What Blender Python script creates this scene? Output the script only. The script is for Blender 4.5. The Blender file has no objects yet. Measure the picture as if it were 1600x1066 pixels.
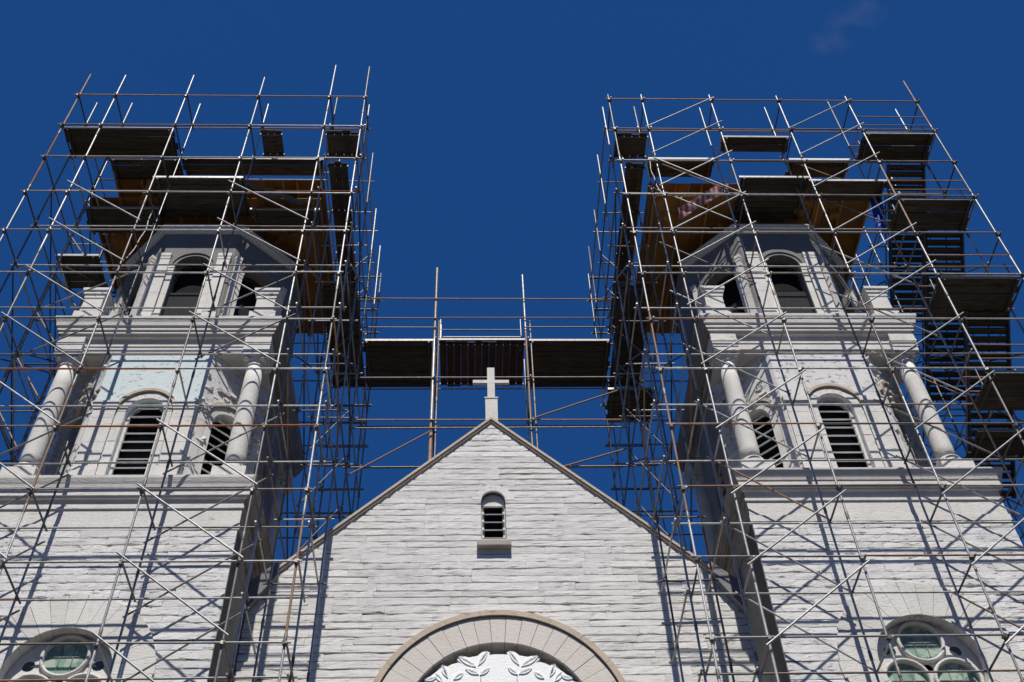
import bpy, math, random
from mathutils import Vector, Matrix, Euler
from mathutils.geometry import tessellate_polygon
R = math.radians
rnd = random.Random(7)
scene = bpy.context.scene
COL = scene.collection

# ------------------------------------------------------------------ camera
cam_d = bpy.data.cameras.new('camera')
cam = bpy.data.objects.new('camera', cam_d); COL.objects.link(cam)
pit, rol, yaw = R(49.188), R(-2.430), R(3.2214)
fw = Vector((math.sin(yaw)*math.cos(pit), math.cos(yaw)*math.cos(pit), math.sin(pit)))
rt = Vector((math.cos(yaw), -math.sin(yaw), 0)); up = rt.cross(fw)
cr = rt*math.cos(rol) + up*math.sin(rol); cu = up*math.cos(rol) - rt*math.sin(rol)
m = Matrix((cr, cu, -fw)).transposed().to_4x4(); m.translation = (0, 0, 1.6)
cam.matrix_world = m
cam_d.sensor_fit = 'HORIZONTAL'; cam_d.sensor_width = 36
cam_d.lens = 1752.6/1600*36
cam_d.clip_start = 0.1; cam_d.clip_end = 3000
scene.camera = cam

# ------------------------------------------------------------------ sky and sun
SUN_EL, SUN_AZ = 55.0, 0.0          # azimuth measured from straight in front of the facade, towards +X
world = bpy.data.worlds.new('World'); scene.world = world; world.use_nodes = True
nt = world.node_tree; nt.nodes.clear()
sky = nt.nodes.new('ShaderNodeTexSky'); sky.sky_type = 'NISHITA'; sky.sun_disc = False
sky.sun_elevation = R(SUN_EL); sky.sun_rotation = R(180 - SUN_AZ)
sky.altitude = 1500; sky.air_density = 1.0; sky.dust_density = 0.0; sky.ozone_density = 4.0
# deep blue as if polarised; gamma also dims the unseen horizon to darken shade
gm = nt.nodes.new('ShaderNodeGamma'); gm.inputs['Gamma'].default_value = 0.45
ti = nt.nodes.new('ShaderNodeMix'); ti.data_type = 'RGBA'; ti.blend_type = 'MULTIPLY'; ti.inputs[0].default_value = 1.0
ti.inputs[7].default_value = (0.135, 0.585, 1.525, 1)
bg = nt.nodes.new('ShaderNodeBackground'); bg.inputs['Strength'].default_value = 0.1
wo = nt.nodes.new('ShaderNodeOutputWorld')
# one faint wisp of cloud
tc = nt.nodes.new('ShaderNodeTexCoord'); mp = nt.nodes.new('ShaderNodeMapping'); mp.inputs['Rotation'].default_value = (0, 0, R(-35)); mp.inputs['Scale'].default_value = (22, 40, 26)
nz = nt.nodes.new('ShaderNodeTexNoise'); nz.inputs['Scale'].default_value = 1.0; nz.inputs['Detail'].default_value = 7
acc = None
for c_ in ((0.2932, 0.4181, 0.8598), (0.3009, 0.4096, 0.8612), (0.3085, 0.4011, 0.8625), (0.3164, 0.3926, 0.8636), (0.3251, 0.3830, 0.8646), (0.3324, 0.3746, 0.8656)):
    di = nt.nodes.new('ShaderNodeVectorMath'); di.operation = 'DISTANCE'; di.inputs[1].default_value = c_
    m1 = nt.nodes.new('ShaderNodeMapRange'); m1.inputs[1].default_value = .020; m1.inputs[2].default_value = .0
    nt.links.new(tc.outputs['Generated'], di.inputs[0]); nt.links.new(di.outputs['Value'], m1.inputs[0])
    if acc is None: acc = m1.outputs[0]
    else:
        mx_ = nt.nodes.new('ShaderNodeMath'); mx_.operation = 'MAXIMUM'; nt.links.new(acc, mx_.inputs[0]); nt.links.new(m1.outputs[0], mx_.inputs[1]); acc = mx_.outputs[0]
m2 = nt.nodes.new('ShaderNodeMapRange'); m2.inputs[1].default_value = .40; m2.inputs[2].default_value = .75; m2.inputs[4].default_value = .2
mu = nt.nodes.new('ShaderNodeMath'); mu.operation = 'MULTIPLY'
cm = nt.nodes.new('ShaderNodeMix'); cm.data_type = 'RGBA'; cm.inputs[7].default_value = (2.4, 2.5, 3.6, 1)
L_ = nt.links.new
L_(sky.outputs[0], gm.inputs[0]); L_(gm.outputs[0], ti.inputs[6]); L_(ti.outputs[2], cm.inputs[6])
L_(tc.outputs['Generated'], mp.inputs[0]); L_(mp.outputs[0], nz.inputs['Vector']); L_(nz.outputs[0], m2.inputs[0])
L_(acc, mu.inputs[0]); L_(m2.outputs[0], mu.inputs[1])
L_(mu.outputs[0], cm.inputs[0]); L_(cm.outputs[2], bg.inputs['Color']); L_(bg.outputs[0], wo.inputs['Surface'])
sl = bpy.data.lights.new('sun', 'SUN'); sl.energy = 5.0; sl.angle = R(0.5); sl.color = (1.0, 0.955, 0.885)
sun = bpy.data.objects.new('sun', sl); COL.objects.link(sun)
d = Vector((math.sin(R(SUN_AZ))*math.cos(R(SUN_EL)), -math.cos(R(SUN_AZ))*math.cos(R(SUN_EL)), math.sin(R(SUN_EL))))
sun.rotation_euler = d.to_track_quat('Z', 'Y').to_euler()
sun.location = d*60
vs = scene.view_settings
vs.view_transform = 'Standard'; vs.look = 'None'; vs.gamma = 1; vs.exposure = 0.0; vs.use_curve_mapping = False

# ------------------------------------------------------------------ materials
def new_mat(name):
    mt = bpy.data.materials.new(name); mt.use_nodes = True
    n = mt.node_tree; b = n.nodes['Principled BSDF']
    return mt, n, b
def N(n, t, **kw):
    o = n.nodes.new(t)
    for k, v in kw.items():
        if k in o.inputs: o.inputs[k].default_value = v
        else: setattr(o, k, v)
    return o
def mixc(n, fac, a, b, blend='MIX'):
    mx = n.nodes.new('ShaderNodeMix'); mx.data_type = 'RGBA'; mx.blend_type = blend
    if isinstance(fac, (int, float)): mx.inputs[0].default_value = fac
    else: n.links.new(fac, mx.inputs[0])
    for i, c in ((6, a), (7, b)):
        if isinstance(c, tuple): mx.inputs[i].default_value = (*c, 1)
        else: n.links.new(c, mx.inputs[i])
    return mx.outputs[2]
def ramp(n, src, lo, hi, a=0.0, b=1.0):
    r = n.nodes.new('ShaderNodeMapRange'); r.inputs[1].default_value = lo; r.inputs[2].default_value = hi
    r.inputs[3].default_value = a; r.inputs[4].default_value = b; n.links.new(src, r.inputs[0]); return r.outputs[0]
def objco(n, sc=(1, 1, 1)):
    g = n.nodes.new('ShaderNodeNewGeometry'); mp = n.nodes.new('ShaderNodeMapping')
    mp.inputs['Scale'].default_value = sc; n.links.new(g.outputs['Position'], mp.inputs[0]); return mp.outputs[0]
def noise(n, sc, scale, detail=5, rough=.6):
    t = n.nodes.new('ShaderNodeTexNoise'); t.inputs['Scale'].default_value = scale
    t.inputs['Detail'].default_value = detail; t.inputs['Roughness'].default_value = rough
    n.links.new(objco(n, sc), t.inputs['Vector']); return t.outputs[0]
def bump(n, b, h, strength, dist):
    bp = n.nodes.new('ShaderNodeBump'); bp.inputs['Strength'].default_value = strength
    bp.inputs['Distance'].default_value = dist; n.links.new(h, bp.inputs['Height'])
    n.links.new(bp.outputs[0], b.inputs['Normal'])

def paint(name, base, stain, worn, rough=.75, streak=.5, vary=.12, crack=(1, 1, 9), wornamt=(.62, .72)):
    """old paint on masonry: mottling, dirt streaks, flaked spots, tone that differs from piece to piece"""
    mt, n, b = new_mat(name)
    oi = n.nodes.new('ShaderNodeObjectInfo')
    c = mixc(n, ramp(n, oi.outputs['Random'], 0, 1, 0, vary*2), base, tuple(x*.86 for x in base))
    m1 = noise(n, (1, 1, 1), 1.3, 6)
    c = mixc(n, ramp(n, m1, .45, .75, 0, streak), c, stain)
    m2 = noise(n, (3.5, 3.5, .5), 2.0, 6)
    c = mixc(n, ramp(n, m2, .5, .8, 0, streak*.8), c, stain)
    m3 = noise(n, crack, 3.0, 8, .7)
    c = mixc(n, ramp(n, m3, wornamt[0], wornamt[1]), c, worn)
    n.links.new(c, b.inputs['Base Color']); b.inputs['Roughness'].default_value = rough; b.inputs['Specular IOR Level'].default_value = .2
    hb = noise(n, (1, 1, 2.5), 14, 6, .65)
    add = n.nodes.new('ShaderNodeMath'); add.operation = 'SUBTRACT'
    n.links.new(hb, add.inputs[0]); n.links.new(ramp(n, m3, wornamt[0], wornamt[1]), add.inputs[1])
    bump(n, b, add.outputs[0], .75, .02)
    return mt

M = {}
M['board'] = paint('painted_board', (.735, .72, .695), (.55, .535, .51), (.20, .19, .18), crack=(.55, 1, 9), wornamt=(.585, .67), vary=.3)
M['block'] = paint('painted_stone', (.73, .72, .705), (.53, .52, .50), (.17, .165, .16), crack=(1.0, 1, 5), wornamt=(.585, .66), vary=.3)
M['trim'] = paint('painted_trim', (.67, .65, .61), (.45, .43, .395), (.33, .30, .265), streak=.55, wornamt=(.62, .72), vary=.3)
M['plaster'] = paint('rough_plaster', (.66, .655, .64), (.47, .455, .43), (.28, .26, .24), crack=(2, 2, 3), wornamt=(.58, .66), streak=.6)
M['mint'] = paint('pale_mint_plaster', (.58, .66, .66), (.62, .62, .60), (.30, .29, .27), crack=(2, 2, 3), wornamt=(.60, .68), streak=.6)
M['cream'] = paint('cream_stone', (.62, .575, .525), (.50, .45, .40), (.40, .35, .30), crack=(2, 2, 2), wornamt=(.66, .76), streak=.4)
M['buff'] = paint('buff_moulding', (.50, .42, .33), (.38, .31, .24), (.24, .19, .15), streak=.5)
M['shade_grime'] = paint('shaded_grimy_side', (.27, .255, .235), (.15, .14, .13), (.10, .095, .09), crack=(2, 2, 1), wornamt=(.56, .72), streak=.9)  # sides turned from the sun: their shade is put into this dark colour
M['mortar'] = paint('dark_joint', (.085, .08, .078), (.05, .05, .048), (.04, .04, .04), streak=.5)
M['shade_stone'] = paint('lantern_shade_grey', (.20, .195, .19), (.14, .135, .13), (.09, .088, .085), crack=(2, 2, 3), streak=.6)  # lantern walls and arch rings darkened in colour to stand for deck shade
M['sillstone'] = paint('weathered_sill', (.36, .335, .30), (.26, .24, .21), (.18, .165, .15), streak=.5)
M['white'] = paint('bright_white_paint', (.90, .90, .89), (.80, .80, .80), (.7, .7, .7), streak=.2, wornamt=(.75, .85))
M['lead'] = paint('lead_shade_grey', (.22, .225, .23), (.15, .15, .16), (.10, .10, .10), streak=.6)
M['roof'] = paint('slate_roof', (.10, .10, .105), (.07, .07, .07), (.05, .05, .05))

def simple(name, col, rough=.7, metal=0.0, var=None, sc=(1, 1, 1), scale=4, bmp=0):
    mt, n, b = new_mat(name)
    t = noise(n, sc, scale, 6)
    oi = n.nodes.new('ShaderNodeObjectInfo')
    c = mixc(n, ramp(n, t, .35, .7), col, var or tuple(x*.6 for x in col))
    c = mixc(n, ramp(n, oi.outputs['Random'], 0, 1, 0, .7), c, tuple(x*.35 for x in col))
    n.links.new(c, b.inputs['Base Color']); b.inputs['Roughness'].default_value = rough; b.inputs['Metallic'].default_value = metal
    if not metal: b.inputs['Specular IOR Level'].default_value = .08
    if bmp: bump(n, b, t, .5, bmp)
    return mt
M['galv'] = simple('galvanised_tube', (.52, .52, .515), .46, .35, (.27, .255, .24), (1, 1, 1), 9)
M['dull'] = simple('weathered_tube', (.28, .265, .25), .5, .3, (.13, .10, .08), (1, 1, 1), 7)
M['rust'] = simple('rusty_tube', (.42, .27, .175), .65, .1, (.25, .145, .085), (1, 1, 1), 6)
M['orange'] = simple('orange_rust_tube', (.45, .20, .09), .75, .0, (.28, .11, .05), (1, 1, 1), 6)
M['steel'] = simple('dark_steel', (.12, .12, .125), .5, .5)
M['plank'] = simple('weathered_plank', (.115, .098, .08), .85, 0, (.04, .034, .028), (.4, 3, 3), 5, .004)
M['plank_r'] = simple('reddish_plank', (.13, .07, .05), .85, 0, (.05, .028, .021), (3, .4, 3), 5, .004)
M['ply'] = simple('brown_plywood', (.42, .215, .07), .8, 0, (.22, .11, .04), (1, 1, 1), 1.6, .004)
M['timber'] = simple('raw_timber', (.52, .27, .085), .8, 0, (.32, .16, .055), (2, 2, .5), 4, .003)
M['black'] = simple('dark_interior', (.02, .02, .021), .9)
M['shutter'] = simple('slate_grey_shutter', (.035, .035, .042), .7, 0, (.022, .022, .026))
M['tarp'] = simple('blue_tarpaulin', (.035, .10, .50), .45, 0, (.02, .06, .33), (1, 1, 1), 3, .01)
M['sheet'] = simple('plastic_sheet', (.16, .19, .24), .35, 0, (.10, .12, .16), (1, 1, 1), 3, .01)
M['ground'] = simple('asphalt', (.13, .123, .113), .9, 0, (.085, .08, .075), (1, 1, 1), .5)
mt, n, b = new_mat('green_leaded_glass')
t = n.nodes.new('ShaderNodeTexVoronoi'); t.inputs['Scale'].default_value = 7; n.links.new(objco(n), t.inputs['Vector'])
r_ = n.nodes.new('ShaderNodeValToRGB'); r_.color_ramp.interpolation = 'CONSTANT'
for p, c in ((0, (.22, .34, .25)), (.3, (.32, .42, .33)), (.55, (.17, .27, .2)), (.75, (.38, .45, .36)), (.9, (.25, .31, .29))):
    e = r_.color_ramp.elements.new(p) if p else r_.color_ramp.elements[0]
    e.position = p; e.color = (*c, 1)
r_.color_ramp.elements[-1].color = (.2, .14, .10, 1)
sp = n.nodes.new('ShaderNodeSeparateColor'); n.links.new(t.outputs['Color'], sp.inputs[0])
n.links.new(sp.outputs[0], r_.inputs[0]); n.links.new(r_.outputs[0], b.inputs['Base Color'])
b.inputs['Roughness'].default_value = .25; b.inputs['Specular IOR Level'].default_value = .3; M['glass'] = mt
mt, n, b = new_mat('grey_window_glass')
b.inputs['Base Color'].default_value = (.06, .07, .075, 1); b.inputs['Roughness'].default_value = .12; M['dglass'] = mt
mt, n, b = new_mat('striped_cloth')
w = n.nodes.new('ShaderNodeTexWave'); w.inputs['Scale'].default_value = 1.6; w.inputs['Distortion'].default_value = 1.5
n.links.new(objco(n, (1, .3, .6)), w.inputs['Vector'])
n.links.new(mixc(n, ramp(n, w.outputs[1], .45, .55), (.34, .085, .08), (.50, .36, .36)), b.inputs['Base Color']); b.inputs['Roughness'].default_value = .8
M['stripe'] = mt

# ------------------------------------------------------------------ building helpers
W = {}                                                       # world matrix of every object
def link(o, world=None, parent=None):
    world = world or Matrix()
    COL.objects.link(o)
    if parent is not None:
        o.parent = parent; o.matrix_parent_inverse = W[parent.name].inverted()
    o.matrix_basis = world; W[o.name] = world.copy(); return o
def thing(name, loc, label, cat, group=None):
    o = bpy.data.objects.new(name, None); o.empty_display_size = .3
    link(o, Matrix.Translation(loc)); o['label'] = label; o['category'] = cat
    if group: o['group'] = group
    return o
def mesh(name, verts, faces, mat, parent=None, world=None, smooth=False):
    me = bpy.data.meshes.new(name); me.from_pydata([tuple(v) for v in verts], [], faces)
    me.materials.append(M[mat]); me.validate()
    if smooth:
        for p in me.polygons: p.use_smooth = True
    return link(bpy.data.objects.new(name, me), world, parent)
def fixn(o):
    import bmesh
    bm = bmesh.new(); bm.from_mesh(o.data); bmesh.ops.recalc_face_normals(bm, faces=bm.faces); bm.to_mesh(o.data); bm.free(); return o
CACHE = {}
BOXV = [(x, y, z) for x in (-.5, .5) for y in (-.5, .5) for z in (-.5, .5)]
BOXF = [(0, 1, 3, 2), (4, 6, 7, 5), (0, 4, 5, 1), (2, 3, 7, 6), (0, 2, 6, 4), (1, 5, 7, 3)]
def shared(kind, mat):
    k = (kind, mat)
    if k not in CACHE:
        if kind == 'box': v, f, s = BOXV, BOXF, False
        else:
            q = 10; v, f = [], []
            for z in (0, 1):
                for i in range(q): v.append((math.cos(i*2*math.pi/q), math.sin(i*2*math.pi/q), z))
            for i in range(q): f.append((i, (i+1) % q, (i+1) % q+q, i+q))
            f.append(tuple(range(q-1, -1, -1))); f.append(tuple(range(q, 2*q))); s = True
        me = bpy.data.meshes.new(kind+'_'+mat); me.from_pydata(v, [], f); me.materials.append(M[mat])
        if s:
            for p in me.polygons[:-2]: p.use_smooth = True
        CACHE[k] = me
    return CACHE[k]
def rough(mat, variant):
    """unit block with a split face and uneven edges"""
    k = ('rough', mat, variant)
    if k not in CACHE:
        rr = random.Random(900+variant); nx, nz = 7, 2; v, f = [], []
        for i in range(nx+1):
            for j in range(nz+1):
                x, z = i/nx-.5, j/nz-.5
                if 0 < i < nx: x += rr.uniform(-.04, .04)
                if j in (0, nz): z += rr.choice((-.15, -.06, -.03, -.01, 0, .02))*(1 if j else -1)
                v.append((x, -.5+rr.uniform(-.03, .09)*(1.3 if j in (0, nz) else .6), z))
        n0 = len(v)
        v += [(-.5, .5, -.5), (.5, .5, -.5), (.5, .5, .5), (-.5, .5, .5)]
        q = lambda i, j: i*(nz+1)+j
        for i in range(nx):
            for j in range(nz): f.append((q(i, j), q(i+1, j), q(i+1, j+1), q(i, j+1)))
        f.append(tuple([q(i, 0) for i in range(nx, -1, -1)]+[n0, n0+1])); f.append(tuple([q(i, nz) for i in range(nx+1)]+[n0+2, n0+3]))
        f.append(tuple([q(0, j) for j in range(nz+1)]+[n0+3, n0])); f.append(tuple([q(nx, j) for j in range(nz, -1, -1)]+[n0+1, n0+2]))
        me = bpy.data.meshes.new('rough_'+mat); me.from_pydata(v, [], f); me.materials.append(M[mat]); CACHE[k] = me
    return CACHE[k]
def rbox(name, c, size, mat, parent=None, rot=(0, 0, 0)):
    w = Matrix.Translation(c) @ Euler(rot).to_matrix().to_4x4() @ Matrix.Diagonal((*size, 1))
    return link(bpy.data.objects.new(name, rough(mat, rnd.randrange(12))), w, parent)
def box(name, c, size, mat, parent=None, rot=(0, 0, 0)):
    w = Matrix.Translation(c) @ Euler(rot).to_matrix().to_4x4() @ Matrix.Diagonal((*size, 1))
    return link(bpy.data.objects.new(name, shared('box', mat)), w, parent)
def bx(name, x0, x1, y0, y1, z0, z1, mat, parent=None):
    return box(name, ((x0+x1)/2, (y0+y1)/2, (z0+z1)/2), (abs(x1-x0), abs(y1-y0), abs(z1-z0)), mat, parent)
def tube(name, a, b, r, mat, parent=None):
    a, b = Vector(a), Vector(b); dv = b-a
    w = Matrix.Translation(a) @ dv.to_track_quat('Z', 'Y').to_matrix().to_4x4() @ Matrix.Diagonal((r, r, dv.length, 1))
    return link(bpy.data.objects.new(name, shared('tube', mat)), w, parent)
def slab(name, outer, holes, t, mat, parent, frame):
    """plate with holes. outline in (s, z); frame(s, z, depth) -> world point; depth 0 is the front"""
    loops = [outer] + holes
    pts = [p for l in loops for p in l]; nP = len(pts)
    tris = tessellate_polygon([[Vector((p[0], p[1], 0)) for p in l] for l in loops])
    v = [frame(p[0], p[1], 0) for p in pts] + [frame(p[0], p[1], t) for p in pts]
    f = [tuple(x) for x in tris] + [tuple(x+nP for x in reversed(x3)) for x3 in tris]
    o = 0
    for l in loops:
        k = len(l)
        for i in range(k):
            j = (i+1) % k; f.append((o+i, o+j, o+j+nP, o+i+nP))
        o += k
    return fixn(mesh(name, v, f, mat, parent))
def arch_loop(c, half, z0, spring, q=14):
    pts = [(c-half, z0), (c+half, z0)]
    for i in range(q+1):
        a = math.pi*i/q; pts.append((c+half*math.cos(a), spring+half*math.sin(a)))
    return pts
def circ(c, z, r, q=28): return [(c+r*math.cos(2*math.pi*i/q), z+r*math.sin(2*math.pi*i/q)) for i in range(q)]
def ringseg(name, c, z, r0, r1, a0, a1, d0, d1, mat, parent, frame, q=3, jit=0):
    """one arch stone between angles a0 and a1"""
    v, f = [], []
    for i in range(q+1):
        a = a0+(a1-a0)*i/q
        for rr in (r0, r1):
            for dd in (d0, d1): v.append(frame(c+rr*math.cos(a), z+rr*math.sin(a), dd))
    for i in range(q):
        o = i*4
        f += [(o, o+4, o+6, o+2), (o+1, o+3, o+7, o+5), (o, o+1, o+5, o+4), (o+2, o+6, o+7, o+3)]
    f += [(0, 2, 3, 1), (q*4, q*4+1, q*4+3, q*4+2)]
    return fixn(mesh(name, v, f, mat, parent))
def sweep(name, prof, shape, mat, parent, side=None):
    """mould a profile [(offset, z), ...] round a plan given by shape(offset) -> [(x, y), ...]"""
    v, f = [], []; rings = [shape(o) for o, z in prof]; k = len(rings[0])
    for rg, (o, z) in zip(rings, prof): v += [(x, y, z) for x, y in rg]
    nr = len(prof)
    for i in range(nr-1):
        for j in range(k):
            q = (j+1) % k; f.append((i*k+j, i*k+q, (i+1)*k+q, (i+1)*k+j))
    f.append(tuple(range(k))); f.append(tuple(range((nr-1)*k, nr*k)))
    o = fixn(mesh(name, v, f, mat, parent))
    if side:                                             # flanks in a darker colour that paints in their shade
        o.data.materials.append(M[side])
        for p in o.data.polygons:
            c = p.center; q = rings[0]; mx = sum(x for x, y in q)/k; my = sum(y for x, y in q)/k
            if abs(c.x-mx) > abs(c.y-my)*1.02 and c.y-my > -abs(c.x-mx)*.98: p.material_index = 1
    return o
def lathe(name, prof, cx, cy, mat, parent, q=24):
    v, f = [], []
    for r, z in prof:
        for i in range(q): v.append((cx+r*math.cos(2*math.pi*i/q), cy+r*math.sin(2*math.pi*i/q), z))
    for k in range(len(prof)-1):
        for i in range(q):
            j = (i+1) % q; f.append((k*q+i, k*q+j, (k+1)*q+j, (k+1)*q+i))
    f.append(tuple(range(q-1, -1, -1))); f.append(tuple(range((len(prof)-1)*q, len(prof)*q)))
    return fixn(mesh(name, v, f, mat, parent, smooth=True))
def courses(name, lim, z0, z1, h, yface, parent, mat, avg, tilt, keep=None, thick=.07, gap=.018):
    """horizontal courses of separate pieces, each a little out of true; lim(z) -> (x0, x1) ; keep(z) -> gap (x0, x1) left free"""
    z = z1
    while z > z0+.05:
        hh = h*rnd.uniform(.88, 1.12); zb, zt = z-hh, z; zc = (zb+zt)/2
        x0, x1 = lim(zb, zt); spans = [(x0, x1)]
        k = keep(zb, zt) if keep else None
        if k: spans = [(x0, k[0]), (k[1], x1)]
        for a, b in spans:
            if b-a < .06: continue
            cnt = max(1, round((b-a)/avg*rnd.uniform(.8, 1.2)))
            cuts = [a] + sorted(a+(b-a)*(i+rnd.uniform(-.33, .33))/cnt for i in range(1, cnt)) + [b]
            for p, q in zip(cuts, cuts[1:]):
                g = gap*rnd.choice((.45, .8, 1.2, 1.5)); gx = .004
                if q-p < .04: continue
                rbox(name, ((p+q)/2, yface+thick/2-rnd.uniform(0, .012), zc+rnd.uniform(-.004, .004)), (q-p-gx, thick, hh-g), mat, parent,
                    rot=(R(tilt*rnd.uniform(.1, 1.7)), R(rnd.uniform(-.12, .12)), R(rnd.uniform(-.25, .25))))
        z = zb

# ------------------------------------------------------------------ ground
g = mesh('ground', [(-900, -900, 0), (900, -900, 0), (900, 900, 0), (-900, 900, 0)], [(0, 1, 2, 3)], 'ground'); g['kind'] = 'structure'

# ------------------------------------------------------------------ bell towers
YC = 22.6
def sqr(h):
    return [(-h, -h), (h, -h), (h, h), (-h, h)]
def octp(a, b): return [(a, -b), (b, -a), (b, a), (a, b), (-a, b), (-b, a), (-b, -a), (-a, -b)]
def tower(cx, dz, label, inner, spandrel):
    T = thing('bell_tower', (cx, YC, 0), label, 'tower', 'twin bell towers of the church')
    H = 2.99
    def P(u, v, z): return (cx+u, YC+v, z+dz)
    # frame of a wall: angle 0 is the front, 90 deg the +u side
    def face(ang, dist):
        ca, sa = math.cos(ang), math.sin(ang)
        def fr(s, z, dep):
            v = -(dist-dep); u = s
            return Vector((cx+u*ca-v*sa, YC+u*sa+v*ca, z+dz))
        return fr
    sq = lambda h0: (lambda o: [(cx+x, YC+y) for x, y in sqr(h0+o)])
    oc = lambda a, b: (lambda o: [(cx+x, YC+y) for x, y in octp(a+o*.4142, b+o)])
    # --- shaft
    wz = 14.23
    fr0 = face(0, H)
    shaft = slab('shaft', [(-H, 0), (H, 0), (H, 18.2), (-H, 18.2)], [circ(0, wz, 1.14, 40)], .6, 'mortar', T, lambda s, z, dp: fr0(s, z-dz if z == 0 else z, dp+.05))
    for ang in (90, 180, 270):
        f1 = face(R(ang), H); e = H if ang == 180 else H-.0
        slab('side_wall', [(-H+(.001 if ang == 180 else .005), 0), (H-.005, 0), (H-.005, 18.2), (-H+.005, 18.2)], [], .5, 'shade_grime', T, lambda s, z, dp, f1=f1: f1(s, z-dz if z == 0 else z, dp+.012))
    def keep(zb, zt):
        q = max(abs(zb-wz-dz), abs(zt-wz-dz)); q = 0 if zb < wz+dz < zt else q
        return (cx-math.sqrt(1.86**2-q*q), cx+math.sqrt(1.86**2-q*q)) if q < 1.86 else None
    courses('stone_block', lambda a, b: (cx-H, cx+H), 13.0, 17.9+dz, .205, YC-H-.02, shaft, 'block', 1.2, 3.0, keep, gap=.026)
    nv = 30
    for i in range(nv):
        a0, a1 = R(360)*i/nv, R(360)*(i+1)/nv
        ringseg('voussoir', 0, wz, 1.1, 1.92+rnd.uniform(-.03, .03), a0+.003, a1-.003, -.062-rnd.uniform(0, .008), .5, 'trim', shaft, fr0, 3)
    # round traceried window
    rw = slab('round_window', circ(0, wz, 1.09, 40), [circ(.6*math.cos(R(t_)), wz+.6*math.sin(R(t_)), .43, 26) for t_ in (90, 210, 330)] + [circ(0, wz, .11, 10)] + [circ(.80*math.cos(R(t_)), wz+.80*math.sin(R(t_)), .13, 12) for t_ in (30, 150, 270)], .05, 'trim', T, lambda s, z, dp: fr0(s, z, dp+.24))
    for t_ in (90, 210, 330):
        c0, z0_ = .6*math.cos(R(t_)), wz+.6*math.sin(R(t_))
        v, f = [], []; q, s_ = 32, 8
        for i in range(q):
            for j in range(s_):
                a, bb = 2*math.pi*i/q, 2*math.pi*j/s_; rr = .465+.042*math.cos(bb)
                v.append(fr0(c0+rr*math.cos(a), z0_+rr*math.sin(a), .20-.06*math.sin(bb)))
                f.append((i*s_+j, ((i+1) % q)*s_+j, ((i+1) % q)*s_+(j+1) % s_, i*s_+(j+1) % s_))
        fixn(mesh('tracery_ring', v, f, 'trim', rw, smooth=True))
        slab('pane', circ(c0, z0_, .44, 24), [], .02, 'glass', rw, lambda s, z, dp: fr0(s, z, dp+.27))
        slab('pane', circ(.80*math.cos(R(t_-60)), wz+.80*math.sin(R(t_-60)), .15, 12), [], .02, 'dglass', rw, lambda s, z, dp: fr0(s, z, dp+.27))
        for k in (-.13, .13):
            bxp = fr0(c0+k, z0_, .263); box('glazing_bar', bxp, (.018, .02, .72), 'lead', rw)
        box('glazing_bar', fr0(c0, z0_+.02, .262), (.74, .02, .018), 'lead', rw)
    # --- bands and lower cornice
    sweep('string_course', [(-.03, 17.9+dz), (.035, 17.9+dz), (.035, 18.08+dz), (.012, 18.10+dz), (.012, 18.5+dz), (.05, 18.51+dz), (.05, 18.58+dz), (.02, 18.59+dz), (.02, 18.80+dz), (-.1, 18.80+dz)], sq(H), 'trim', T, 'shade_grime')
    sweep('lower_cornice', [(-.05, 18.78+dz), (.10, 18.78+dz), (.11, 18.83+dz), (.14, 18.83+dz), (.14, 19.03+dz), (.165, 19.04+dz), (.185, 19.12+dz), (.215, 19.18+dz), (.25, 19.27+dz), (.255, 19.34+dz), (.20, 19.36+dz), (-.4, 19.50+dz)], sq(H), 'trim', T, 'shade_grime')
    # --- belfry: octagon with arched louvred windows
    A, B = 1.32, 2.66
    ZB, ZT = 19.4, 24.2
    bel = sweep('belfry_floor', [(0, 19.36+dz), (0, 19.52+dz)], oc(A, B), 'shade_grime', T)
    for k in range(8):
        ang = R(45*k); hw = A if k % 2 == 0 else (B-A)/math.sqrt(2)
        dist = B if k % 2 == 0 else (A+B)/math.sqrt(2)
        f1 = face(ang, dist)
        wh = .46 if k % 2 == 0 else .50; sp = 22.0 if k % 2 == 0 else 21.95
        outerd = (k == 7 and inner > 0) or (k == 1 and inner < 0)
        if outerd: wh, sp = .60, 22.5
        vis = k in (0, 1, 7) or (k == 2 and inner > 0) or (k == 6 and inner < 0)
        mat = ('mint' if (k == 0 and spandrel) else 'plaster') if k in (0, 1, 7) else 'shade_grime'  # walls off the front take the colour with shade painted in
        wall = slab('belfry_wall', [(-hw+.004, ZB), (hw-.004, ZB), (hw-.004, ZT), (-hw+.004, ZT)], [arch_loop(0, wh, ZB+.12, sp)] if vis else [], .35, mat, T, f1)
        if not vis: continue
        # louvred window
        lw = slab('louvre_window', arch_loop(0, wh+.04, ZB+.1, sp), [arch_loop(0, wh-.07, ZB+.2, sp)], .08, 'trim', T, lambda s, z, dp: f1(s, z, dp+.14))
        zz = ZB+.30
        while zz < sp+wh-.12 and not outerd:
            half = wh-.05 if zz < sp else math.sqrt(max(.01, (wh-.05)**2-(zz-sp)**2))
            c = f1(0, zz, .20)
            box('slat', c, (2*half, .16, .034), 'white' if k in (0, 1, 7) else 'shade_grime', lw, rot=(R(40+rnd.uniform(-2, 2)), 0, ang))  # side slats get the shade colour instead of white
            zz += .29
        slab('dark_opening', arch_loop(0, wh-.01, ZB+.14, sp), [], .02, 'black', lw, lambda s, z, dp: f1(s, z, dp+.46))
        if k not in (0, 1, 7): continue
        # arch stones, hood, pilasters
        na = 9
        for i in range(na):
            a0, a1 = math.pi*i/na, math.pi*(i+1)/na
            ringseg('voussoir', 0, sp, wh+.005, wh+.20+rnd.uniform(-.02, .03), a0+.004, a1-.004, -.03-rnd.uniform(0, .02), .1, 'trim', wall, f1)
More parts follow.
